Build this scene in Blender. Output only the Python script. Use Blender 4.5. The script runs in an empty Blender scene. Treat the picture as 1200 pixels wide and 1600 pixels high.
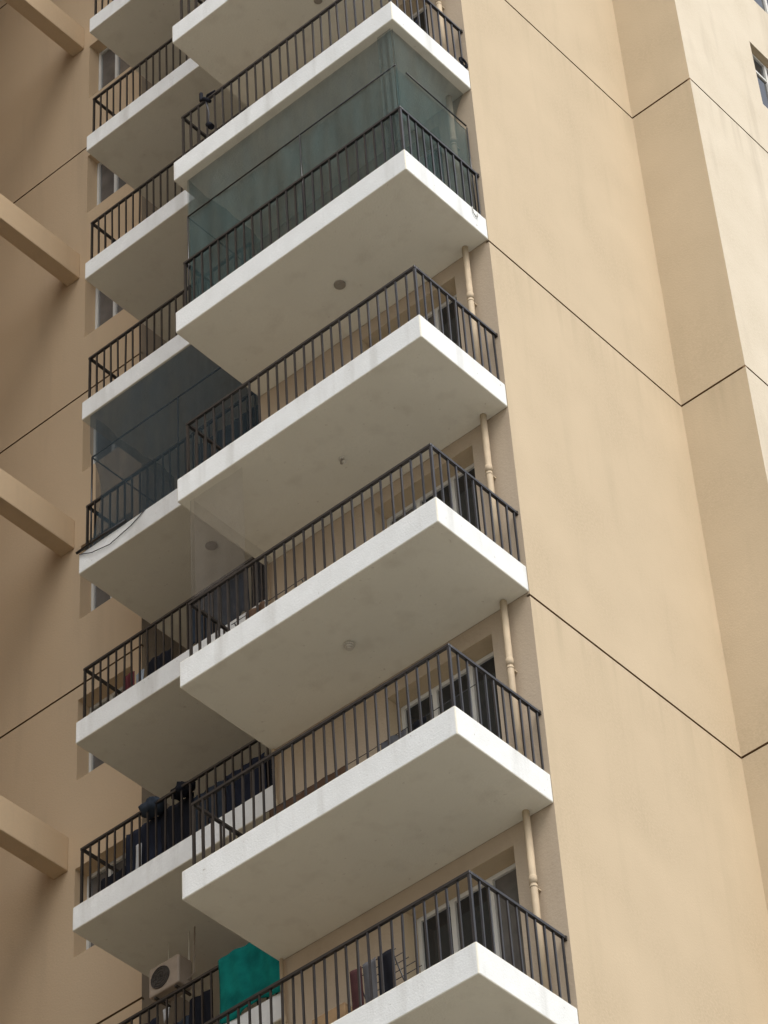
import bpy, bmesh, math, random
from mathutils import Vector, Matrix
random.seed(7)
sc = bpy.context.scene
COL = sc.collection
R = math.radians
Z0 = 41.0          # soffit of main balcony k is at Z0 - 3k

# ------------------------------------------------------------------ camera
cam_d = bpy.data.cameras.new('camera'); cam = bpy.data.objects.new('camera', cam_d); COL.objects.link(cam)
YAW, PITCH, ROLL, F = 2.238287, 0.777091, -0.074251, 5058.349
cy, sy, cp, sp = math.cos(YAW), math.sin(YAW), math.cos(PITCH), math.sin(PITCH)
fw = Vector((cp*cy, cp*sy, sp)); r0 = Vector((sy, -cy, 0)); u0 = r0.cross(fw)
rt = math.cos(ROLL)*r0 + math.sin(ROLL)*u0; up = -math.sin(ROLL)*r0 + math.cos(ROLL)*u0
m = Matrix((rt, up, -fw)).transposed().to_4x4(); m.translation = Vector((15.0357, -20.0057, Z0-39.38995))
cam.matrix_world = m
cam_d.sensor_fit = 'VERTICAL'; cam_d.sensor_height = 36; cam_d.lens = 36*F/1600
cam_d.clip_start = 0.1; cam_d.clip_end = 3000
sc.camera = cam

# ------------------------------------------------------------------ sky, sun, exposure
SUN_AZ, SUN_EL = R(-20), R(55)        # direction towards the sun, azimuth from +X
w = bpy.data.worlds.new('World'); sc.world = w; w.use_nodes = True
nt = w.node_tree; bg = nt.nodes['Background']
sky = nt.nodes.new('ShaderNodeTexSky'); sky.sky_type = 'NISHITA'; sky.sun_disc = False
sky.sun_elevation = SUN_EL; sky.sun_rotation = math.pi/2 - SUN_AZ
sky.air_density = 1.0; sky.dust_density = 4.0; sky.ozone_density = 1.0
hs = nt.nodes.new('ShaderNodeHueSaturation'); hs.inputs['Saturation'].default_value = 0.45
nt.links.new(sky.outputs[0], hs.inputs['Color']); nt.links.new(hs.outputs[0], bg.inputs[0])
bg.inputs[1].default_value = 0.15
sd = bpy.data.lights.new('sun', 'SUN'); sun = bpy.data.objects.new('sun', sd); COL.objects.link(sun)
sd.energy = 0.7; sd.angle = R(32); sd.color = (1.0, 0.98, 0.95)
dv = Vector((math.cos(SUN_EL)*math.cos(SUN_AZ), math.cos(SUN_EL)*math.sin(SUN_AZ), math.sin(SUN_EL)))
sun.rotation_euler = dv.to_track_quat('Z', 'Y').to_euler(); sun.location = dv*200
sc.view_settings.view_transform = 'Standard'; sc.view_settings.look = 'None'
sc.view_settings.exposure = 0.75; sc.view_settings.gamma = 1; sc.view_settings.use_curve_mapping = False
sc.cycles.max_bounces = 10; sc.cycles.diffuse_bounces = 6; sc.cycles.transparent_max_bounces = 24

# ------------------------------------------------------------------ materials
def mat(name, col, rough=0.8, metal=0.0, spec=0.3, var=0.0, vscale=2.0, bump=0.0, bscale=60.0,
        col2=None, streak=0.0, streak_col=(0.25, 0.22, 0.18), fine=0.0, spots=0.0, joint=0.0):
    M = bpy.data.materials.new(name); M.use_nodes = True
    t = M.node_tree; N = t.nodes; L = t.links
    b = N['Principled BSDF']
    b.inputs['Roughness'].default_value = rough; b.inputs['Metallic'].default_value = metal
    b.inputs['Specular IOR Level'].default_value = spec
    g = N.new('ShaderNodeNewGeometry')
    src = None
    def noise(scale, det=4, sc3=None):
        n = N.new('ShaderNodeTexNoise'); n.inputs['Scale'].default_value = scale; n.inputs['Detail'].default_value = det
        if sc3:
            mp = N.new('ShaderNodeMapping'); mp.inputs['Scale'].default_value = sc3
            L.new(g.outputs['Position'], mp.inputs['Vector']); L.new(mp.outputs[0], n.inputs['Vector'])
        else: L.new(g.outputs['Position'], n.inputs['Vector'])
        return n
    def rampf(out, a, c):
        r = N.new('ShaderNodeMapRange'); r.inputs['From Min'].default_value = a; r.inputs['From Max'].default_value = c
        L.new(out, r.inputs['Value']); return r.outputs[0]
    def mix(fac, a, c, mul=None):
        x = N.new('ShaderNodeMix'); x.data_type = 'RGBA'
        if mul is not None:
            mm = N.new('ShaderNodeMath'); mm.operation = 'MULTIPLY'; mm.inputs[1].default_value = mul
            L.new(fac, mm.inputs[0]); fac = mm.outputs[0]
        L.new(fac, x.inputs[0])
        for v, i in ((a, 6), (c, 7)):
            if hasattr(v, 'is_linked'): L.new(v, x.inputs[i])
            else: x.inputs[i].default_value = (*v, 1)
        return x.outputs[2]
    out = None
    c2 = col2 or tuple(max(0, c*(1-var)) for c in col)
    if var or col2:
        out = mix(rampf(noise(vscale, 6).outputs['Fac'], .3, .7), col, c2)
    if fine:
        out = mix(rampf(noise(28, 3).outputs['Fac'], .35, .7), out if out is not None else col, tuple(c*(1-fine) for c in col))
    if streak:
        out = mix(rampf(noise(1, 5, (3.5, 3.5, .35)).outputs['Fac'], .54, .8), out if out is not None else col, streak_col, streak)
    if spots:
        out = mix(rampf(noise(16, 2).outputs['Fac'], .70, .76), out if out is not None else col, streak_col, spots)
    if joint:      # rain dirt running down from the horizontal joints
        sep = N.new('ShaderNodeSeparateXYZ'); L.new(g.outputs['Position'], sep.inputs[0])
        def mth(op, a, c=None):
            x = N.new('ShaderNodeMath'); x.operation = op
            if hasattr(a, 'is_linked'): L.new(a, x.inputs[0])
            else: x.inputs[0].default_value = a
            if c is not None:
                if hasattr(c, 'is_linked'): L.new(c, x.inputs[1])
                else: x.inputs[1].default_value = c
            return x.outputs[0]
        d = mth('FRACT', mth('DIVIDE', mth('SUBTRACT', Z0-3.03+60, sep.outputs[2]), 6.0))
        fall = N.new('ShaderNodeMapRange'); fall.inputs['From Min'].default_value = 0; fall.inputs['From Max'].default_value = .16
        fall.inputs['To Min'].default_value = 1; fall.inputs['To Max'].default_value = 0; L.new(d, fall.inputs['Value'])
        st = rampf(noise(1, 6, (7, 7, .25)).outputs['Fac'], .48, .75)
        out = mix(mth('MULTIPLY', fall.outputs[0], st), out, streak_col, joint)
    if out is not None: L.new(out, b.inputs['Base Color'])
    else: b.inputs['Base Color'].default_value = (*col, 1)
    if bump:
        bp = N.new('ShaderNodeBump'); bp.inputs['Strength'].default_value = bump; bp.inputs['Distance'].default_value = .01
        L.new(noise(bscale, 4).outputs['Fac'], bp.inputs['Height']); L.new(bp.outputs[0], b.inputs['Normal'])
    return M

CREAM = (0.560, 0.455, 0.312)
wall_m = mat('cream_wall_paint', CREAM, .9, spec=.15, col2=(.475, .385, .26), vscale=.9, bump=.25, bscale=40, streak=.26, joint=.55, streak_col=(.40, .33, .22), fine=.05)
pale_m = mat('pale_wall_paint', (.67, .595, .465), .9, spec=.15, col2=(.575, .50, .375), vscale=1.3, bump=.4, bscale=35, streak=.45, streak_col=(.40, .34, .25), fine=.06, joint=.5)
white_m = mat('white_edge_paint', (.81, .83, .81), .75, spec=.25, col2=(.70, .715, .69), vscale=3.5, bump=.35, bscale=40, streak=.5, streak_col=(.36, .34, .29), fine=.09, spots=.6)
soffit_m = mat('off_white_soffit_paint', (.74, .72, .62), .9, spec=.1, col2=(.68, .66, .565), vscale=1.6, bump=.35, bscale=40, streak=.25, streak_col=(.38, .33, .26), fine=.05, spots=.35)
floor_m = mat('grey_floor_tile', (.36, .33, .29), .6, var=.2)
shade_toned_m = mat('shade_toned_wall_paint', (.47, .385, .285), .9, spec=.15, col2=(.41, .335, .245), vscale=1.1, bump=.35, bscale=35, streak=.25, streak_col=(.33, .26, .19), fine=.06)  # wall paint darkened so its colour carries the shade behind the balconies
tan_m = mat('tan_wall_paint', (.62, .47, .305), .9, spec=.15, col2=(.58, .43, .27), vscale=.6, bump=.35, bscale=35, streak=.22, streak_col=(.36, .27, .18), fine=.06)
bounce_cutting_brown_m = mat('bounce_cutting_brown_paint', (.27, .19, .12), .9, var=.15)  # dark brown given to the unseen wing to reduce its bounce light
joint_m = mat('brown_joint_sealant', (.19, .115, .055), .9)
curtain_m = mat('curtained_glass', (.15, .14, .13), .12, spec=.6, col2=(.09, .085, .08), vscale=3)
rail_m = mat('black_rail_paint', (.012, .011, .011), .32, metal=.0, spec=.5, col2=(.024, .021, .019), vscale=8, bump=.15)
frame_m = mat('white_window_frame', (.66, .65, .60), .5, var=.12)
glass_m = mat('dark_window_glass', (.018, .022, .026), .08, spec=.7)
pipe_m = mat('cream_painted_pipe', (.52, .42, .29), .7, spec=.2, var=.2, vscale=5, streak=.4, streak_col=(.28, .22, .15))
conc_m = mat('ground_concrete', (.33, .315, .285), .9, var=.2, vscale=.3, bump=.3)
teal_m = mat('teal_cloth', (.008, .19, .16), .9, spec=.05, col2=(.004, .10, .09), vscale=5, bump=.4, bscale=20)
net_m = None

def netmat(name, col, alpha, streak=.08):
    M = bpy.data.materials.new(name); M.use_nodes = True
    t = M.node_tree; N = t.nodes; L = t.links
    b = N['Principled BSDF']; b.inputs['Base Color'].default_value = (*col, 1)
    b.inputs['Roughness'].default_value = .9; b.inputs['Specular IOR Level'].default_value = 0
    g = N.new('ShaderNodeNewGeometry'); mp = N.new('ShaderNodeMapping'); mp.inputs['Scale'].default_value = (2, 2, .5)
    n = N.new('ShaderNodeTexNoise'); n.inputs['Scale'].default_value = 2.2; n.inputs['Detail'].default_value = 5
    L.new(g.outputs['Position'], mp.inputs[0]); L.new(mp.outputs[0], n.inputs['Vector'])
    r = N.new('ShaderNodeMapRange'); r.inputs['From Min'].default_value = .3; r.inputs['From Max'].default_value = .7
    r.inputs['To Min'].default_value = alpha-streak; r.inputs['To Max'].default_value = alpha+streak
    L.new(n.outputs['Fac'], r.inputs['Value']); L.new(r.outputs[0], b.inputs['Alpha'])
    return M
green_net = netmat('green_shade_net', (.075, .115, .112), .56, .12)
top_net = netmat('light_shade_net', (.10, .13, .122), .46, .10)
grey_net = netmat('dark_grey_net', (.060, .082, .094), .56, .10)
fine_net = netmat('fine_bird_net', (.22, .20, .18), .13, .03)

# ------------------------------------------------------------------ object helpers
WL = {}     # world location of every object (no rotation is used, so children only subtract)
def link(o, loc, parent=None):
    COL.objects.link(o); loc = Vector(loc)
    WL[o.name] = loc
    if parent is not None:
        o.parent = parent; o.location = loc - WL[parent.name]
    else: o.location = loc
    return o
def tag(o, label=None, cat=None, group=None, kind=None):
    if label: o['label'] = label
    if cat: o['category'] = cat
    if group: o['group'] = group
    if kind: o['kind'] = kind
    return o
def empty(name, loc, label=None, cat=None, group=None):
    o = bpy.data.objects.new(name, None); o.empty_display_size = .2
    link(o, loc); return tag(o, label, cat, group)
class MB:
    def __init__(s): s.v = []; s.f = []; s.mi = []; s.mats = []; s.sm = []
    def m(s, M):
        if M not in s.mats: s.mats.append(M)
        return s.mats.index(M)
    def face(s, pts, M, smooth=False):
        i = len(s.v); s.v += [tuple(p) for p in pts]; s.f.append(tuple(range(i, i+len(pts)))); s.mi.append(s.m(M)); s.sm.append(smooth)
    def box(s, a, b, M, bottom=None):
        x0, y0, z0 = a; x1, y1, z1 = b; i = len(s.v)
        s.v += [(x0,y0,z0),(x1,y0,z0),(x1,y1,z0),(x0,y1,z0),(x0,y0,z1),(x1,y0,z1),(x1,y1,z1),(x0,y1,z1)]
        for k, q in enumerate(((0,3,2,1),(4,5,6,7),(0,1,5,4),(1,2,6,5),(2,3,7,6),(3,0,4,7))):
            s.f.append(tuple(i+j for j in q)); s.mi.append(s.m(bottom if (k == 0 and bottom) else M)); s.sm.append(False)
    def tube(s, pts, r, M, n=8, closed=False):
        pts = [Vector(p) for p in pts]; rings = []
        for k, p in enumerate(pts):
            if closed: d = pts[(k+1) % len(pts)] - pts[k-1]
            else: d = pts[min(k+1, len(pts)-1)] - pts[max(k-1, 0)]
            d.normalize(); a = Vector((0,0,1)) if abs(d.z) < .9 else Vector((1,0,0))
            x = d.cross(a).normalized(); y = d.cross(x).normalized()
            i = len(s.v); s.v += [tuple(p + r*(math.cos(2*math.pi*j/n)*x + math.sin(2*math.pi*j/n)*y)) for j in range(n)]
            rings.append(i)
        R_ = rings + ([rings[0]] if closed else [])
        for a, b in zip(R_, R_[1:]):
            for j in range(n):
                s.f.append((a+j, a+(j+1) % n, b+(j+1) % n, b+j)); s.mi.append(s.m(M)); s.sm.append(True)
        if not closed:
            for rr in (rings[0], rings[-1]): s.f.append(tuple(rr+j for j in range(n))); s.mi.append(s.m(M)); s.sm.append(False)
    def build(s, name, parent=None, loc=None, bevel=0, seg=2, weld=False):
        xs, ys, zs = zip(*s.v)
        if loc is None: loc = ((min(xs)+max(xs))/2, (min(ys)+max(ys))/2, min(zs))
        me = bpy.data.meshes.new(name)
        me.from_pydata([(x-loc[0], y-loc[1], z-loc[2]) for x, y, z in s.v], [], s.f)
        for M in s.mats: me.materials.append(M)
        me.polygons.foreach_set('material_index', s.mi); me.polygons.foreach_set('use_smooth', s.sm)
        bm = bmesh.new(); bm.from_mesh(me)
        if weld: bmesh.ops.remove_doubles(bm, verts=bm.verts, dist=1e-5)
        bmesh.ops.recalc_face_normals(bm, faces=bm.faces) if not weld else None
        if bevel:
            bmesh.ops.bevel(bm, geom=list(bm.edges), offset=bevel, segments=seg, profile=.5, affect='EDGES')
        bm.to_mesh(me); bm.free(); me.update()
        o = bpy.data.objects.new(name, me)
        return link(o, loc, parent)

def wall_face(mb, axis, c, sgn, u0, u1, z0, z1, M, openings):
    """wall in the plane axis=c facing sgn; openings (u0,u1,z0,z1,depth,back material, reveal material)"""
    us = sorted({u0, u1, *[v for o in openings for v in (max(u0, o[0]), min(u1, o[1]))]})
    zs = sorted({z0, z1, *[v for o in openings for v in (max(z0, o[2]), min(z1, o[3]))]})
    def P(u, z, d=0):
        cc = c - sgn*d
        return (cc, u, z) if axis == 'X' else (u, cc, z)
    def q(pts, MM): mb.face(pts, MM)
    for a, b in zip(us, us[1:]):
        for e, f in zip(zs, zs[1:]):
            um, zm = (a+b)/2, (e+f)/2
            if any(o[0] < um < o[1] and o[2] < zm < o[3] for o in openings): continue
            q([P(a, e), P(b, e), P(b, f), P(a, f)], M)
    for a, b, e, f, d, BM, RM in openings:
        a, b = max(a, u0), min(b, u1); e, f = max(e, z0), min(f, z1)
        if e >= f: continue
        q([P(a, e, d), P(b, e, d), P(b, f, d), P(a, f, d)], BM)
        q([P(a, e), P(b, e), P(b, e, d), P(a, e, d)], RM); q([P(a, f), P(b, f), P(b, f, d), P(a, f, d)], RM)
        q([P(a, e), P(a, f), P(a, f, d), P(a, e, d)], RM); q([P(b, e), P(b, f), P(b, f, d), P(b, e, d)], RM)

# ------------------------------------------------------------------ ground
g = MB(); g.box((-900, -900, -.5), (900, 900, 0), conc_m)
tag(g.build('ground'), kind='structure')
bounce_cutting_grass_m = mat('bounce_cutting_grass', (.05, .075, .03), .95, var=.4, vscale=1.5)
g = MB(); g.box((-60, -45, .0), (-1.5, 1.4, .02), bounce_cutting_grass_m); tag(g.build('bounce_cutting_lawn'), kind='structure')  # unseen dark grass strip added to cut bounce onto the left soffits

# ------------------------------------------------------------------ tower
TOP = Z0 + 13.5
D, L = 1.56, 3.86
tower = empty('apartment_tower', (0, 5, 0), 'tall cream apartment tower with two columns of white edged balconies', 'building')
GROOVES = [Z0 - 3*k for k in (-3, -1, 1, 3, 5, 7, 9, 11)]
def grooves(u0, u1): return [(u0, u1, z-.042, z-.006, .045, joint_m, joint_m) for z in GROOVES]
# side wall beside the main balconies (faces +X)
b = MB(); wall_face(b, 'X', 0, 1, D, 5.48, 0, TOP, wall_m, grooves(D, 5.48)); b.build('side_wall', tower, weld=True)
b = MB(); wall_face(b, 'Y', 5.48, -1, 0, 1.04, 0, TOP, wall_m, grooves(0, 1.04)); b.build('step_wall', tower, weld=True)
WIN_K = range(-4, 13)
op = grooves(5.48, 16)
for k in WIN_K:
    z = Z0 - 3*k
    op += [(7.53, 9.1, z-1.72, z-.19, .17, glass_m, wall_m)]
b = MB(); wall_face(b, 'X', 1.04, 1, 5.48, 16, 0, TOP, pale_m, op); b.build('pale_side_wall', tower, weld=True)
# front wall behind the main balconies, with a door recess on every floor
op = []
for k in WIN_K:
    z = Z0 - 3*k
    op.append((-2.12, -.575, z-3+.39, z-.235, .32, glass_m, wall_m))
b = MB(); wall_face(b, 'Y', D, -1, -L, 0, 0, TOP, shade_toned_m, op); b.build('front_wall', tower, weld=True)
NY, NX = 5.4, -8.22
b = MB(); wall_face(b, 'X', -L, -1, D, NY, 0, TOP, shade_toned_m, []); b.build('return_wall', tower, weld=True)
# recessed wall behind the left balconies
GY = 3.86
LX, LY, LT = -7.70, 2.12, .362
def lz(k): return Z0 + 2.8 - 3*k
op = grooves(-30, NX)
for k in WIN_K:
    z = Z0 - 3*k
    op.append((-9.46, -8.42, z-1.74, z-.28, .30, curtain_m, tan_m))
b = MB(); wall_face(b, 'Y', GY, -1, -30, NX, 0, TOP, tan_m, op); b.build('recessed_wall', tower, weld=True)
b = MB(); wall_face(b, 'X', NX, 1, GY, NY, 0, TOP, shade_toned_m, []); b.build('niche_side_wall', tower, weld=True)
op = []
for k in WIN_K:
    op.append((-7.3, -5.2, lz(k)+LT+.01, lz(k)+2.55, .15, glass_m, shade_toned_m))
b = MB(); wall_face(b, 'Y', NY, -1, NX, -L, 0, TOP, shade_toned_m, op); b.build('niche_back_wall', tower, weld=True)
# body of the tower behind these faces, and the wing the beams run to
b = MB()
b.box((-29.9, 5.9, 0), (-3, 16, TOP-.01), wall_m); b.box((-29.9, 4.3, 0), (-8.6, 6, TOP-.01), wall_m); b.box((-3.2, 2.3, 0), (-.4, 16, TOP-.01), wall_m); b.box((-2.9, 6.1, 0), (.6, 15.9, TOP-.02), wall_m)
b.box((-30, 1.5, TOP-.01), (1.2, 16.2, TOP+.3), wall_m)
b.build('tower_body', tower)
b = MB()  # wing out of view, raised and brought closer to shade the recessed wall
wall_face(b, 'X', -9.35, 1, -15, .9, 0, TOP+14.5, bounce_cutting_brown_m, [(-9+d, -7.6+d, Z0-3*k-1.7, Z0-3*k-.3, .2, glass_m, wall_m) for k in WIN_K for d in (0, 4)])
b.box((-22, -14.9, 0), (-9.65, .85, TOP+14.4), wall_m); b.box((-22, -15, 0), (-9.36, -14.7, TOP+14.5), wall_m); b.box((-22, .6, 0), (-9.36, .9, TOP+14.5), wall_m)
b.build('opposite_wing', tower, weld=True)
def light_blocking_tower(x0, x1, y0, y1, h, label):  # unseen building added to dim low sky light on the lower walls
    t = empty('added_blocker_tower', ((x0+x1)/2, (y0+y1)/2, 0), label, 'building')
    b = MB(); op = []
    for f in range(int(h/3)):
        for yy in range(int(y0)+2, int(y1)-2, 4): op.append((yy, yy+1.8, f*3+1, f*3+2.4, .2, glass_m, wall_m))
    wall_face(b, 'X', x0, -1, y0, y1, 0, h, wall_m, op); b.build('front_wall', t, weld=True)
    b = MB(); b.box((x0+.3, y0, 0), (x1, y1, h-.01), wall_m); b.box((x0, y0, h), (x1, y1, h+.6), white_m); b.build('tower_body', t)
light_blocking_tower(34, 50, 2, 34, 36, 'unseen cream tower added across the plaza to block low sky light')
# beams crossing from the recessed wall to the wing
for i, k in enumerate((-3, -1, 1, 3, 5, 7)):
    zb = Z0 - 3*k + 2.76
    b = MB(); b.box((-9.86, .905, zb), (-9.59, GY-.003, zb+.58), tan_m)
    b.build('beam', tower, bevel=.012)
# ------------------------------------------------------------------ balcony slabs
def slab(x0, x1, y0, y1, z, t):
    b = MB(); b.box((x0, y0, z), (x1, y1, z+t), white_m, bottom=soffit_m)
    o = b.build('balcony_slab', tower, bevel=.014)
    f = MB(); f.box((x0+.09, y0+.09, z+t+.001), (x1-.09, y1-.01, z+t+.012), floor_m); f.build('floor_tiles', o)
    return o
jit = {3: (0, .0), 4: (.0, -.01), 5: (0, .02)}
for k in range(-4, 13):
    slab(-L+random.uniform(-.006, .006), -.001, 0, D-.002, Z0-3*k+jit.get(k, (0, 0))[1], .384)
LX, LY, LT = -7.70, 2.12, .362
def lz(k): return Z0 + 2.8 - 3*k
for k in range(-3, 14):
    slab(LX+random.uniform(-.01, .01), -L-.002, LY, NY-.002, lz(k), LT)

# ------------------------------------------------------------------ windows and doors
def bars_frame(name, axis, c, u0, u1, z0, z1, mull, trans, w_=.05, d=.05):
    b = MB()
    def bx(a0, a1, e0, e1, off=0):
        if axis == 'Y': b.box((a0, c-d/2-off, e0), (a1, c+d/2+off, e1), frame_m)
        else: b.box((c-d/2-off, a0, e0), (c+d/2+off, a1, e1), frame_m)
    bx(u0, u0+w_, z0, z1); bx(u1-w_, u1, z0, z1)
    bx(u0+w_, u1-w_, z1-w_, z1); bx(u0+w_, u1-w_, z0, z0+w_)
    for mm in mull: bx(mm-w_*.6, mm+w_*.6, z0+w_, z1-w_, .004)
    for tt in trans: bx(u0+w_, u1-w_, tt-w_/2, tt+w_/2, -.004)
    return b.build(name, tower)
for k in range(-2, 9):
    z = Z0 - 3*k
    f = bars_frame('door', 'Y', D+.26, -2.115, -.58, z-3+.395, z-.24, (-1.62, -1.09), ())
    for a, e in ((-2.06, -1.66), (-1.58, -1.13), (-1.05, -.635)):
        p = MB(); p.box((a, D+.262, z-3+.45), (e, D+.270, z-.295), curtain_m if (k*5+int(a*10)) % 4 == 0 else glass_m); p.build('pane', f)
    f = bars_frame('window', 'Y', GY+.25, -9.455, -8.425, z-1.735, z-.285, (-9.03,), ())
    for a, e in ((-9.40, -9.065), (-8.995, -8.48)):
        p = MB(); p.box((a, GY+.255, z-1.68), (e, GY+.262, z-.34), curtain_m); p.build('pane', f)
    f = bars_frame('door', 'Y', NY+.10, -7.295, -5.205, lz(k)+LT+.02, lz(k)+2.545, (-6.6, -5.9), ())
    for a, e in ((-7.24, -6.64), (-6.56, -5.94), (-5.86, -5.26)):
        p = MB(); p.box((a, NY+.102, lz(k)+LT+.08), (e, NY+.110, lz(k)+2.49), glass_m); p.build('pane', f)
    f = bars_frame('window', 'X', 1.04-.13, 7.535, 9.095, z-1.715, z-.195, (8.05, 8.58), (z-.62,))
    for a, e in ((7.59, 8.02), (8.08, 8.55), (8.61, 9.04)):
        p = MB(); p.box((1.04-.138, a, z-1.66), (1.04-.132, e, z-.25), glass_m); p.build('pane', f)

# ------------------------------------------------------------------ drain stack
t = empty('drain_stack', (-.30, 1.46, 0), 'cream vertical drainpipe running down beside the balcony doors', 'drainpipe')
for k in range(-2, 9):
    z = Z0 - 3*k
    b = MB(); b.tube([(-.30, 1.46, z-2.61), (-.30, 1.46, z-.001)], .040, pipe_m, 16); b.build('pipe_section', t)
    b = MB(); b.tube([(-.30, 1.46, z-.96), (-.30, 1.46, z-.86)], .045, pipe_m, 16); b.build('collar', t)
    b = MB(); b.box((-.32, 1.495, z-1.005), (-.28, 1.557, z-.99), pipe_m); b.tube([(-.30, 1.46, z-1.01), (-.30, 1.46, z-.985)], .043, pipe_m, 16); b.build('clamp', t)
# thin condensate pipe at the left corner of the front wall
t = empty('condensate_pipe', (-3.80, 1.50, Z0-15), 'thin pale waste pipe with bends at the left corner of the front wall', 'pipe')
for k in (4, 5, 6):
    z = Z0 - 3*k
    b = MB()
    pts = [(-3.80, 1.50, z-.02), (-3.80, 1.50, z-.75), (-3.77, 1.49, z-.85), (-3.81, 1.49, z-1.0), (-3.80, 1.50, z-1.3), (-3.80, 1.50, z-1.85), (-3.84, 1.47, z-1.95), (-3.86, 1.45, z-2.1), (-3.80, 1.44, z-2.25), (-3.76, 1.44, z-2.6)]
    b.tube(pts, .022, pipe_m, 8); b.build('pipe_run', t)

# ------------------------------------------------------------------ railings
BAR = MB(); BAR.box((-.0105, -.0105, 0), (.0105, .0105, .860), rail_m)
bar_src = None
def bar(parent, x, y, z):
    global bar_src
    if bar_src is None:
        o = BAR.build('baluster', parent, loc=(0, 0, 0)); bar_src = o
        WL[o.name] = Vector((x, y, z)); o.location = Vector((x, y, z)) - WL[parent.name]
    else:
        o = bar_src.copy(); COL.objects.link(o); o.parent = parent; o.location = Vector((x, y, z)) - WL[parent.name]
    o.rotation_euler = (random.gauss(0, .0045), random.gauss(0, .0045), random.uniform(-.1, .1))
    return o
def railing(x0, x1, y0, y1, zt, label, right=True):
    t = empty('balcony_railing', ((x0+x1)/2, y0, zt), label, 'railing', 'black balcony railings')
    h = .895
    b = MB(); b.box((x0-.02, y0-.02, zt+h-.034), (x1+.02, y0+.02, zt+h+.004), rail_m); b.build('top_rail', t, bevel=.003, seg=1)
    b = MB(); b.box((x0-.02, y0+.021, zt+h-.034), (x0+.02, y1+.03, zt+h+.004), rail_m); b.build('top_rail', t, bevel=.003, seg=1)
    if right:
        b = MB(); b.box((x1-.02, y0+.021, zt+h-.034), (x1+.02, y1+.035, zt+h+.004), rail_m); b.build('top_rail', t, bevel=.003, seg=1)
        b = MB(); b.box((x1-.022, y1+.036, zt+h-.045), (x1+.022, y1+.058, zt+h+.008), rail_m); b.build('wall_bracket', t)
    # corner posts
    for x in ((x0, x1) if right else (x0,)):
        b = MB(); b.box((x-.015, y0-.015, zt), (x+.015, y0+.015, zt+h-.035), rail_m); b.build('post', t)
        b = MB(); b.box((x-.035, y0-.035, zt), (x+.035, y0+.035, zt+.012), rail_m); b.build('foot_plate', t)
    n = round((x1-x0)/.145); 
    for i in range(1, n + (0 if right else 1)): bar(t, x0+(x1-x0)*i/n + random.gauss(0, .003), y0, zt)
    n = round((y1-y0)/.145)
    for i in range(1, n+1):
        y = y0+(y1-y0)*i/n
        bar(t, x0, y, zt)
        if right: bar(t, x1, y, zt)
    return t
ML = {0: 'black railing of the front balcony above the top of the photo',
      1: 'black railing of the highest front balcony, showing only its foot in the photo',
      2: 'long black railing with a dark knotted cloth near its left end',
      3: 'long black railing wrapped in green shade net with a net frame rising above it',
      4: 'long black railing of the front balcony directly below the green netted one',
      5: 'long black railing with a low rack behind it, second below the green net',
      6: 'long black railing with a brown blanket and grey cloth on a line behind it',
      7: 'lowest long black railing with boxes and a laundry rack behind it'}
for k in range(1, 8): railing(-3.72, -.05, .05, 1.50, Z0-3*k+.384, ML[k])
LL = {0: 'short black railing of the topmost recessed balcony cut by the top edge of the photo',
      1: 'short black railing second from the top of the photo in the left column',
      2: 'short black railing of the recessed balcony level with the top of the green net',
      3: 'short black railing of the recessed balcony just above the dark netted one',
      4: 'short black railing inside the dark grey net of the recessed balcony',
      5: 'short black railing of the recessed balcony with a red cloth behind its bars',
      6: 'short black railing of the recessed balcony crowded with navy laundry',
      7: 'lowest short black railing with a teal sheet over its right part'}
for k in range(0, 8): railing(-7.60, -3.90, 2.17, 5.36, lz(k)+LT, LL[k], right=False)

# ------------------------------------------------------------------ nets on thin frames
def sheet(u0, u1, z0, z1, fn, nu=24, nz=14, M=None, name='sheet', parent=None, thick=0.0, smooth=True, edge=None):
    """fn(u,z)->(x,y,z); a soft sheet with optional thickness and an uneven lower edge"""
    b = MB(); i0 = 0
    grid = []
    for j in range(nz+1):
        for i in range(nu+1):
            u = u0+(u1-u0)*i/nu; s = j/nz
            zl = z0 + (edge(u) if edge else 0)
            z = zl+(z1-zl)*s
            grid.append(fn(u, z))
    b.v = grid; mi = b.m(M)
    for j in range(nz):
        for i in range(nu):
            a = j*(nu+1)+i; b.f.append((a, a+1, a+nu+2, a+nu+1)); b.mi.append(mi); b.sm.append(smooth)
    o = b.build(name, parent)
    if thick:
        md = o.modifiers.new('thickness', 'SOLIDIFY'); md.thickness = thick; md.offset = 0
    return o
zt = Z0 - 9 + .384
t = empty('net_enclosure', (-1.9, .1, zt), 'green shade net enclosing the front balcony from floor to ceiling', 'net')
zf = Z0 - 6.79
b = MB(); b.tube([(-3.70, .09, zf), (-.09, .09, zf)], .012, rail_m, 6); b.build('frame_rod', t)
b = MB(); b.tube([(-.09, .30, zf+.03), (-.09, 1.48, zf+.03)], .012, rail_m, 6); b.build('frame_rod', t)
b = MB(); b.tube([(-3.70, .10, zf), (-3.70, 1.5, zf)], .009, rail_m, 6); b.build('frame_rod', t)
for x, y in ((-3.70, .09), (-1.72, .09), (-.09, 1.49)):
    b = MB(); b.tube([(x, y, zt), (x, y, zf)], .010, rail_m, 6); b.build('frame_post', t)
zc = Z0 - 6.01
def wv(u, z, a=.016, f=5.0): return a*math.sin(u*f+.8*z) + a*.6*math.sin(u*f*2.3+z*2.1+1) + a*.35*math.sin(u*f*5.1-z*1.3)
sheet(-3.72, -.10, zt+.02, zf, lambda u, z: (u, .115+wv(u, z), z), M=green_net, name='net_panel', parent=t, nu=90)
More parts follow.
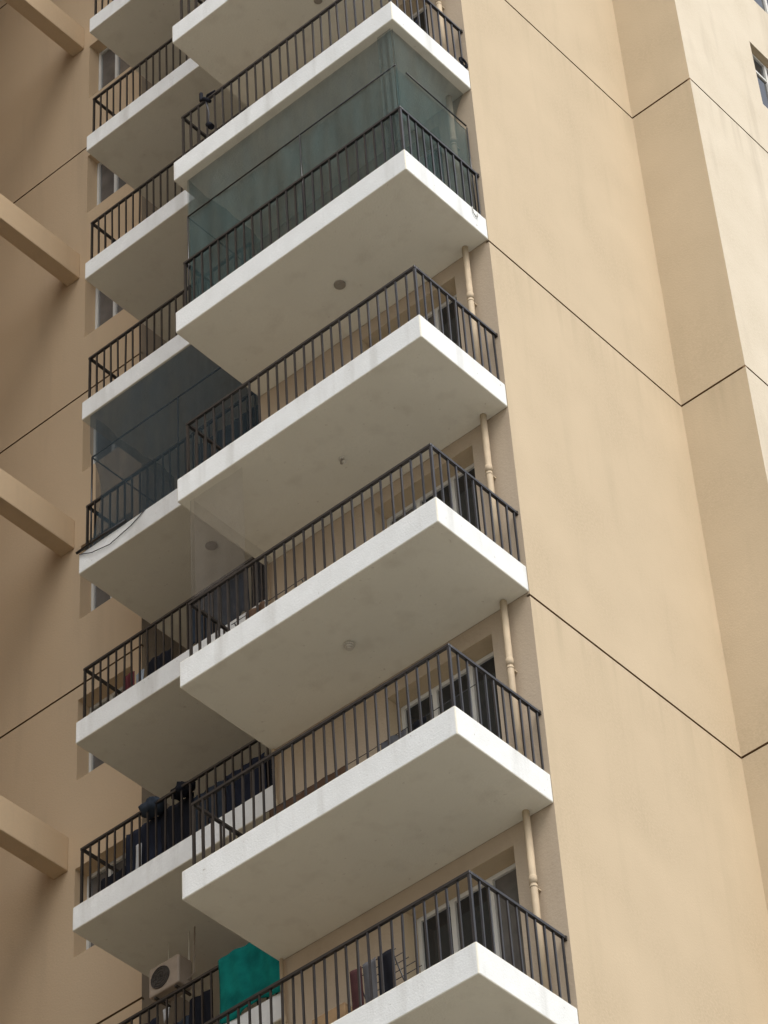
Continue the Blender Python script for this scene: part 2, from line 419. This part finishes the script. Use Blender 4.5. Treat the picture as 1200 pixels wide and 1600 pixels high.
sheet(-3.72, -.10, zf, zc, lambda u, z: (u, .115+wv(u, z)*(zc-z)/.8, z), M=top_net, name='upper_net_panel', parent=t, nu=50)
sheet(.12, 1.54, zf, zc, lambda u, z: (-.115-.15*math.sin((z-zf)/.79*math.pi)*(u/1.5)**2, u, z), M=top_net, name='upper_net_panel', parent=t, nu=30)
sheet(.12, 1.54, zt+.02, zf, lambda u, z: (-.115-abs(wv(u, z, .018, 9))*min(1, (zf-z)/.3), u, z), M=green_net, name='net_panel', parent=t, nu=30)
sheet(.12, 1.54, zt+.02, zc, lambda u, z: (-3.70+wv(u, z), u, z), M=green_net, name='net_panel', parent=t)
# gathered fold at the net's corner: a narrow doubled strip
sheet(-.34, -.115, zt+.02, zc, lambda u, z: (u, .085+.012*math.sin(u*60+z*.6)*min(1, (zc-z)/.3), z), M=top_net, name='gathered_fold', parent=t, nu=36)
t = empty('net_enclosure', (-5.8, 2.2, lz(4)+LT), 'dark grey net enclosing the recessed balcony with sagging left edge', 'net')
zt = lz(4)+LT; zf = Z0 - 6.98; zc = lz(3)-.01
b = MB(); b.tube([(-7.57, 2.21, zf), (-3.90, 2.21, zf)], .014, rail_m, 6); b.build('frame_rod', t)
b = MB(); b.tube([(-7.57, 2.22, zf), (-7.57, 3.84, zf)], .012, rail_m, 6); b.build('frame_rod', t)
for x, y in ((-7.57, 2.21), (-5.92, 2.21)):
    b = MB(); b.tube([(x, y, zt), (x, y, zf)], .014, rail_m, 6); b.build('frame_post', t)
sheet(-7.55, -3.9, zt+.02, zc, lambda u, z: (u + .22*max(0, 1-(u+7.55)/.5)*math.sin(max(0, min(1, (z-zt)/1.9))*math.pi), 2.142+.3*wv(u, z)*min(1, (zc-z)/.5), z), M=grey_net, name='net_panel', parent=t, nu=50)
sheet(2.24, 3.84, zt+.02, zc, lambda u, z: (-7.54+wv(u, z, .02), u, z), M=grey_net, name='net_panel', parent=t)
# loose tail of the net hanging over the slab edge
b = MB()
b.tube([(-7.70+.02, 2.10, lz(4)+LT-.02), (-7.45, 2.10, lz(4)+.22), (-7.1, 2.10, lz(4)+.14), (-6.7, 2.10, lz(4)+.22), (-6.45, 2.11, lz(4)+LT-.01)], .007, rail_m, 5)
b.tube([(-7.72, 2.09, lz(4)+LT+.02), (-7.3, 2.09, lz(4)+LT+.03), (-6.8, 2.10, lz(4)+LT+.02)], .022, rail_m, 6)
b.build('net_tail', t)
# fine bird net of the third front balcony
zt = Z0-15+.384
t = empty('bird_net', (-1.9, .1, zt), 'faint fine bird net hung across the front balcony below the left soffit lamp', 'net')
sheet(-3.73, -2.9, zt+.9, Z0-12.01, lambda u, z: (u, .10+wv(u, z, .008), z), M=fine_net, name='net_panel', parent=t)
sheet(.12, 1.5, zt+.9, Z0-12.01, lambda u, z: (-3.70, u, z), M=fine_net, name='net_panel', parent=t)
b = MB(); b.tube([(-3.735, .095, zt+.9), (-3.735, .095, Z0-12.01)], .005, fine_net, 5); b.build('edge_cord', t)

# ------------------------------------------------------------------ ceiling fittings
dark_fit = mat('dark_lamp_plastic', (.30, .27, .22), .6); pale_fit = mat('pale_lamp_plastic', (.55, .52, .45), .4)
def disc(x, y, z, r, label, M, dome=.03):
    t = empty('ceiling_light', (x, y, z), label, 'ceiling light', 'lamps under the balcony slabs')
    b = MB(); b.tube([(x, y, z-.002), (x, y, z-.018)], r, M, 20); b.build('base_plate', t)
    b = MB(); b.tube([(x, y, z-.019), (x, y, z-.019-dome*.6)], r*.75, M, 16); b.tube([(x, y, z-.02-dome*.6), (x, y, z-.02-dome)], r*.5, M, 16); b.build('lamp_cover', t)
disc(-1.82, .83, Z0-9, .075, 'round grey disc lamp under the green netted front balcony', dark_fit, .012)
disc(-6.04, 2.96, lz(4), .085, 'round dim disc lamp under the dark netted recessed balcony', dark_fit, .012)
disc(-1.99, .79, Z0-15, .065, 'white round lamp on a dark base under the front balcony with the floor rack', pale_fit, .05)
t = empty('ceiling_light', (-1.96, .82, Z0-12), 'bare bulb holder under the front balcony directly below the green net', 'ceiling light', 'lamps under the balcony slabs')
b = MB(); b.tube([(-1.96, .82, Z0-12.002), (-1.96, .82, Z0-12.04)], .035, pale_fit, 14); b.build('base_plate', t)
b = MB(); b.tube([(-1.96, .82, Z0-12.041), (-1.96, .82, Z0-12.10)], .02, dark_fit, 12); b.build('bulb_holder', t)
b = MB(); b.tube([(-1.94, .82, Z0-12.09), (-1.90, .82, Z0-12.115)], .02, pale_fit, 10); b.build('bulb', t)
disc(-1.89, .85, Z0-3, .06, 'small dark disc lamp at the top edge of the photo', dark_fit, .02)

# ------------------------------------------------------------------ laundry, furniture and clutter
def cloth(x0, x1, z0, z1, y, M, label, cat='cloth', name='cloth', group=None, a=.02, fold=14):
    ph = random.uniform(0, 6)
    o = sheet(x0, x1, z0, z1, lambda u, z: (u, y + a*math.sin(u*fold+ph)*(.4+(z1-z)/(z1-z0)) + a*.5*math.sin(u*fold*2.7+z*5+ph), z), nu=28, nz=12, M=M,
              name=name, thick=.006, edge=lambda u: .03*math.sin(u*7+ph)+.02*math.sin(u*23))
    return tag(o, label, cat, group)
def cm(name, c): return mat(name, c, .9, spec=.1, var=.35, vscale=5, bump=.2, bscale=80)
navy, black_c, grey_c, red_c, blue_c, brown_c, maroon, white_c, tan_c, slate = (cm(n, c) for n, c in (
    ('navy_fabric', (.020, .024, .038)), ('black_fabric', (.014, .015, .02)), ('grey_fabric', (.11, .11, .115)), ('red_fabric', (.13, .035, .04)),
    ('pale_blue_fabric', (.3, .34, .38)), ('brown_fabric', (.11, .065, .04)), ('maroon_fabric', (.07, .03, .03)), ('white_fabric', (.6, .6, .58)),
    ('cardboard', (.36, .24, .13)), ('slate_fabric', (.035, .045, .06))))
GL = 'laundry hanging behind the balcony bars'
z6 = lz(6)+LT
# top recessed railing sixth: crowded laundry
items = [(-7.5, -6.85, .02, .45, black_c, 'black cloth spread low behind the left bars of the crowded recessed balcony'),
         (-7.0, -6.35, .02, .86, navy, 'navy garment hanging under the round bundles on the crowded recessed balcony'),
         (-6.40, -5.85, .06, .88, black_c, 'black garment second from the bundles on the crowded recessed balcony'),
         (-5.88, -5.30, .02, .78, slate, 'slate blue garment at the middle of the crowded recessed balcony'),
         (-5.35, -4.70, .0, .84, navy, 'navy sheet left of the condensate pipe on the crowded recessed balcony'),
         (-4.75, -4.05, .05, .80, black_c, 'black sheet at the right end of the crowded recessed balcony')]
for x0, x1, a, c, M, lb in items: cloth(x0, x1, z6+a, z6+c, 2.30+random.uniform(0, .12), M, lb, 'laundry', 'garment', GL)
cloth(-6.75, -6.66, z6+.05, z6+.50, 2.26, white_c, 'narrow white towel behind the bars of the crowded recessed balcony', 'laundry', 'towel', GL)
tag(cloth(-5.6, -5.05, z6+.55, z6+1.0, 2.7, grey_c, 'grey shirt hanging deep inside the crowded recessed balcony', 'laundry', 'garment', GL))
def bundle(x, y, z, r, M, label):
    me = bpy.data.meshes.new('cloth_bundle'); bm = bmesh.new()
    bmesh.ops.create_icosphere(bm, subdivisions=3, radius=r)
    for v in bm.verts:
        n = v.co.normalized(); k = 1+.16*math.sin(n.x*7+x*3)+.12*math.sin(n.y*9+n.z*6)+.07*math.sin(n.z*17+n.x*11)
        v.co = Vector((n.x*1.3, n.y*.9, n.z*.75))*r*k
    for f in bm.faces: f.smooth = True
    bm.to_mesh(me); bm.free(); me.materials.append(M)
    o = bpy.data.objects.new('cloth_bundle', me); link(o, (x, y, z)); return tag(o, label, 'laundry', 'bundles on the railing')
bundle(-6.42, 2.22, z6+.90, .14, slate, 'slate cloth bundle resting on the railing of the crowded recessed balcony')
bundle(-5.93, 2.24, z6+.90, .12, black_c, 'smaller dark cloth bundle right of the slate one on the railing')
# fifth
z5 = lz(5)+LT
cloth(-6.98, -6.80, z5+.02, z5+.42, 2.26, red_c, 'dull red towel hanging behind the bars of the recessed balcony', 'laundry', 'towel', GL)
cloth(-6.78, -6.62, z5+.05, z5+.34, 2.27, blue_c, 'pale blue towel right beside the dull red towel', 'laundry', 'towel', GL)
cloth(-6.60, -6.18, z5+.03, z5+.45, 2.30, black_c, 'black towel right of the pale blue towel', 'laundry', 'towel', GL)
cloth(-7.5, -7.0, z5+.02, z5+.30, 2.6, maroon, 'dark maroon cloth low at the left of the recessed balcony with the red towel', 'laundry', 'towel', GL)
cloth(-5.72, -4.75, z5+.10, z5+.90, 2.24, slate, 'wide slate blue sheet hanging behind the front balcony corner', 'laundry', 'laundry_sheet', GL)
cloth(-4.75, -3.95, z5+.16, z5+.92, 2.28, black_c, 'dark sheet at the right end of the slate blue sheet', 'laundry', 'laundry_sheet', GL)
# fourth, behind the net
z4 = lz(4)+LT
cloth(-5.7, -4.6, z4+.05, z4+.86, 2.36, slate, 'slate sheet hanging behind the dark grey net', 'laundry', 'laundry_sheet', GL)
cloth(-4.6, -3.95, z4+.02, z4+.80, 2.4, navy, 'navy sheet at the right end behind the dark grey net', 'laundry', 'laundry_sheet', GL)
# seventh: teal sheet, clutter, air conditioner
z7 = lz(7)+LT
tag(sheet(-5.30, -3.90, z7+.02, z7+.915, lambda u, z: (u, 2.11+.014*math.sin(u*11+z*2)+.010*math.sin(u*27+z*4), z), nu=40, M=teal_m, name='teal_sheet', thick=.006,
          edge=lambda u: .04*math.sin(u*9)), 'teal sheet tied over the outside of the lowest recessed railing', 'sheet')
for x0, x1, a, c, M, lb in [(-7.4, -6.9, .03, .7, black_c, 'black cloth at the left of the lowest recessed balcony'), (-6.9, -6.45, .1, .84, navy, 'navy cloth below the air conditioner'),
                            (-6.45, -5.95, .05, .6, slate, 'slate cloth right below the air conditioner'), (-5.95, -5.6, .1, .8, black_c, 'black cloth left of the teal sheet')]:
    cloth(x0, x1, z7+a, z7+c, 2.32, M, lb, 'laundry', 'garment', GL)
cloth(-6.3, -6.2, z7+.62, z7+.8, 2.24, white_c, 'small white cloth behind the lowest recessed railing', 'laundry', 'towel', GL)
cloth(-7.25, -7.12, z7+.5, z7+.7, 2.24, blue_c, 'small pale blue cloth at the left of the lowest recessed railing', 'laundry', 'towel', GL)
ac_m = mat('yellowed_ac_casing', (.38, .31, .24), .5, var=.2, vscale=6); ac_d = mat('dark_ac_grille', (.07, .06, .05), .7)
t = empty('air_conditioner', (-6.87, 2.95, lz(6)-.93), 'yellowed outdoor air conditioner hung below the soffit of the recessed balcony', 'air conditioner')
zz = lz(6)-.93; ax0, ax1 = -7.12, -6.62
b = MB(); b.box((ax0, 2.85, zz), (ax1, 3.09, zz+.42), ac_m); b.build('casing', t, bevel=.02)
b = MB()
for r in (.04, .08, .12, .15): b.tube([(ax0+.2+r*math.cos(a*math.pi/12), 2.838, zz+.21+r*math.sin(a*math.pi/12)) for a in range(24)], .005, ac_d, 5, closed=True)
for a in range(8): b.tube([(ax0+.2, 2.838, zz+.21), (ax0+.2+.15*math.cos(a*math.pi/4), 2.838, zz+.21+.15*math.sin(a*math.pi/4))], .004, ac_d, 4)
b.build('fan_grille', t)
b = MB(); b.tube([(ax0+.2, 2.849, zz+.21), (ax0+.2, 2.843, zz+.21)], .15, ac_d, 28); b.build('fan_opening', t)
for x in (ax0+.08, ax1-.08):
    b = MB(); b.box((x-.015, 2.87, zz-.03), (x+.015, 3.14, zz-.001), ac_d); b.tube([(x, 3.12, zz-.02), (x, 3.12, lz(6)-.001)], .008, soffit_m, 6); b.build('bracket', t)
b = MB(); b.tube([(ax1+.005, 3.0, zz+.10), (ax1+.04, 3.02, zz+.12), (ax1+.05, 3.06, zz+.2), (ax1+.04, 3.08, zz+.4), (ax1+.04, 3.10, lz(6)-.01)], .009, ac_m, 7); b.build('refrigerant_pipe', t)
# second front balcony: knotted cloth and small things
b = MB(); z2 = Z0-6+.384
b.tube([(-3.38, .05, z2+1.10), (-3.37, .04, z2+.93), (-3.30, .02, z2+.90), (-3.22, .05, z2+.80)], .028, black_c, 7)
b.tube([(-3.30, .05, z2+.88), (-3.24, .03, z2+.93), (-3.12, .05, z2+.93)], .022, black_c, 7)
b.tube([(-3.29, .04, z2+.87), (-3.25, .05, z2+.6), (-3.27, .06, z2+.36)], .012, grey_c, 6)
b.tube([(-3.27, .06, z2+.36), (-3.22, .07, z2+.27)], .045, black_c, 8)
tag(b.build('knotted_cloth'), 'dark cloth knotted round the railing near its left end above the green net', 'cloth')
def coil(x, y, z, label):
    b = MB()
    for r in (.07, .055, .08): b.tube([(x, y+r*math.cos(a*math.pi/8), z+r*math.sin(a*math.pi/8)+.09) for a in range(16)], .012, black_c, 6, closed=True)
    tag(b.build('cable_coil'), label, 'cable coil')
cloth(-.75, -.28, z2+.05, z2+.80, .95, navy, 'navy cloth behind the right bars of the balcony above the green net', 'laundry', 'garment', GL)
coil(-.02, 1.48, z2+.03, 'black cable coil on the slab edge by the wall above the green net')
def box_thing(name, a, c, M, label, cat, bevel=.008):
    b = MB(); b.box(a, c, M)
    fl = MB(); 
    o = b.build(name, bevel=bevel); tag(o, label, cat)
    fl.box((a[0]+.01, (a[1]+c[1])/2-.02, c[2]+.001), (c[0]-.01, (a[1]+c[1])/2+.02, c[2]+.004), M); fl.build('tape', o)
    return o
# hook and stain at the right end of the green netted balcony
b = MB(); b.tube([(.012, 1.27, Z0-9+.37), (.014, 1.28, Z0-9+.27), (.014, 1.32, Z0-9+.22), (.014, 1.36, Z0-9+.25), (.013, 1.36, Z0-9+.31)], .007, mat('dull_wire', (.35, .34, .31), .5), 6)
tag(b.build('wire_hook'), 'small bent wire hook on the slab edge under the green net', 'wire hook')
# fifth front balcony: low drying rack
def rack(x0, x1, y0, y1, z, h, label):
    t = empty('drying_rack', ((x0+x1)/2, (y0+y1)/2, z), label, 'drying rack')
    M = rail_m
    for x in (x0+.05, x1-.05):
        b = MB(); b.tube([(x, y0, z+.012), (x, y1, z+h)], .009, M, 6); b.build('leg', t)
        b = MB(); b.tube([(x, y1, z+.012), (x, y0, z+h)], .009, M, 6); b.build('leg', t)
    for i in range(6):
        y = y0+(y1-y0)*i/5
        b = MB(); b.tube([(x0, y, z+h+.008), (x1, y, z+h+.008)], .005, M, 5); b.build('rod', t)
    return t
fz = lambda k: Z0-3*k+.384+.012
rack(-3.45, -2.3, .45, .95, fz(5), .62, 'low drying rack on the floor of the front balcony below the bulb holder')
cloth(-3.2, -2.9, fz(5)+.30, fz(5)+.63, .42, brown_c, 'brown towel over the low drying rack', 'laundry', 'towel', GL)
# sixth front balcony: brown blanket and hanging chair
b = MB(); b.tube([(-3.7, 1.2, fz(6)+1.40), (-2.2, 1.2, fz(6)+1.37), (-.6, 1.2, fz(6)+1.40)], .005, rail_m, 5)
tag(b.build('washing_line'), 'thin washing line across the balcony holding the brown blanket', 'washing line')
cloth(-3.62, -2.45, fz(6)+.10, fz(6)+1.375, 1.19, brown_c, 'brown blanket hanging on the line at the left of the front balcony', 'blanket', 'blanket', None, .012, 9)
cloth(-1.95, -1.60, fz(6)+.55, fz(6)+1.37, 1.2, grey_c, 'grey cloth hanging on the line by the door of the second lowest front balcony', 'laundry', 'garment', GL, .03)
cloth(-1.50, -1.30, fz(6)+.75, fz(6)+1.38, 1.2, black_c, 'narrow black cloth on the line right of the grey cloth', 'laundry', 'garment', GL, .02)
# seventh front balcony
rack(-1.95, -1.35, .45, .95, fz(7), .85, 'tall folding drying rack behind the bars of the lowest front balcony')
box_thing('cardboard_box', (-2.55, .5, fz(7)), (-2.10, .95, fz(7)+.62), tan_c, 'tall cardboard box on the lowest front balcony', 'box')
box_thing('cardboard_box', (-3.55, .9, fz(7)), (-2.75, 1.35, fz(7)+.95), tan_c, 'wide cardboard box by the wall of the lowest front balcony', 'box')
for x0, x1, M, lb in [(-1.95, -1.8, maroon, 'maroon cloth over the tall drying rack'), (-1.78, -1.6, grey_c, 'grey cloth at the middle of the tall drying rack'), (-1.58, -1.36, black_c, 'black cloth at the right of the tall drying rack')]:
    cloth(x0, x1, fz(7)+.3, fz(7)+.87, .43, M, lb, 'laundry', 'towel', GL, .012)
b = MB(); b.box((-2.74, .35, fz(7)), (-2.60, .47, fz(7)+.42), white_c); o = b.build('detergent_packet', bevel=.015)
tag(o, 'white packet with teal band standing behind the bars', 'packet')
b = MB(); b.box((-2.742, .348, fz(7)+.16), (-2.598, .352, fz(7)+.27), teal_m); b.build('printed_band', o)
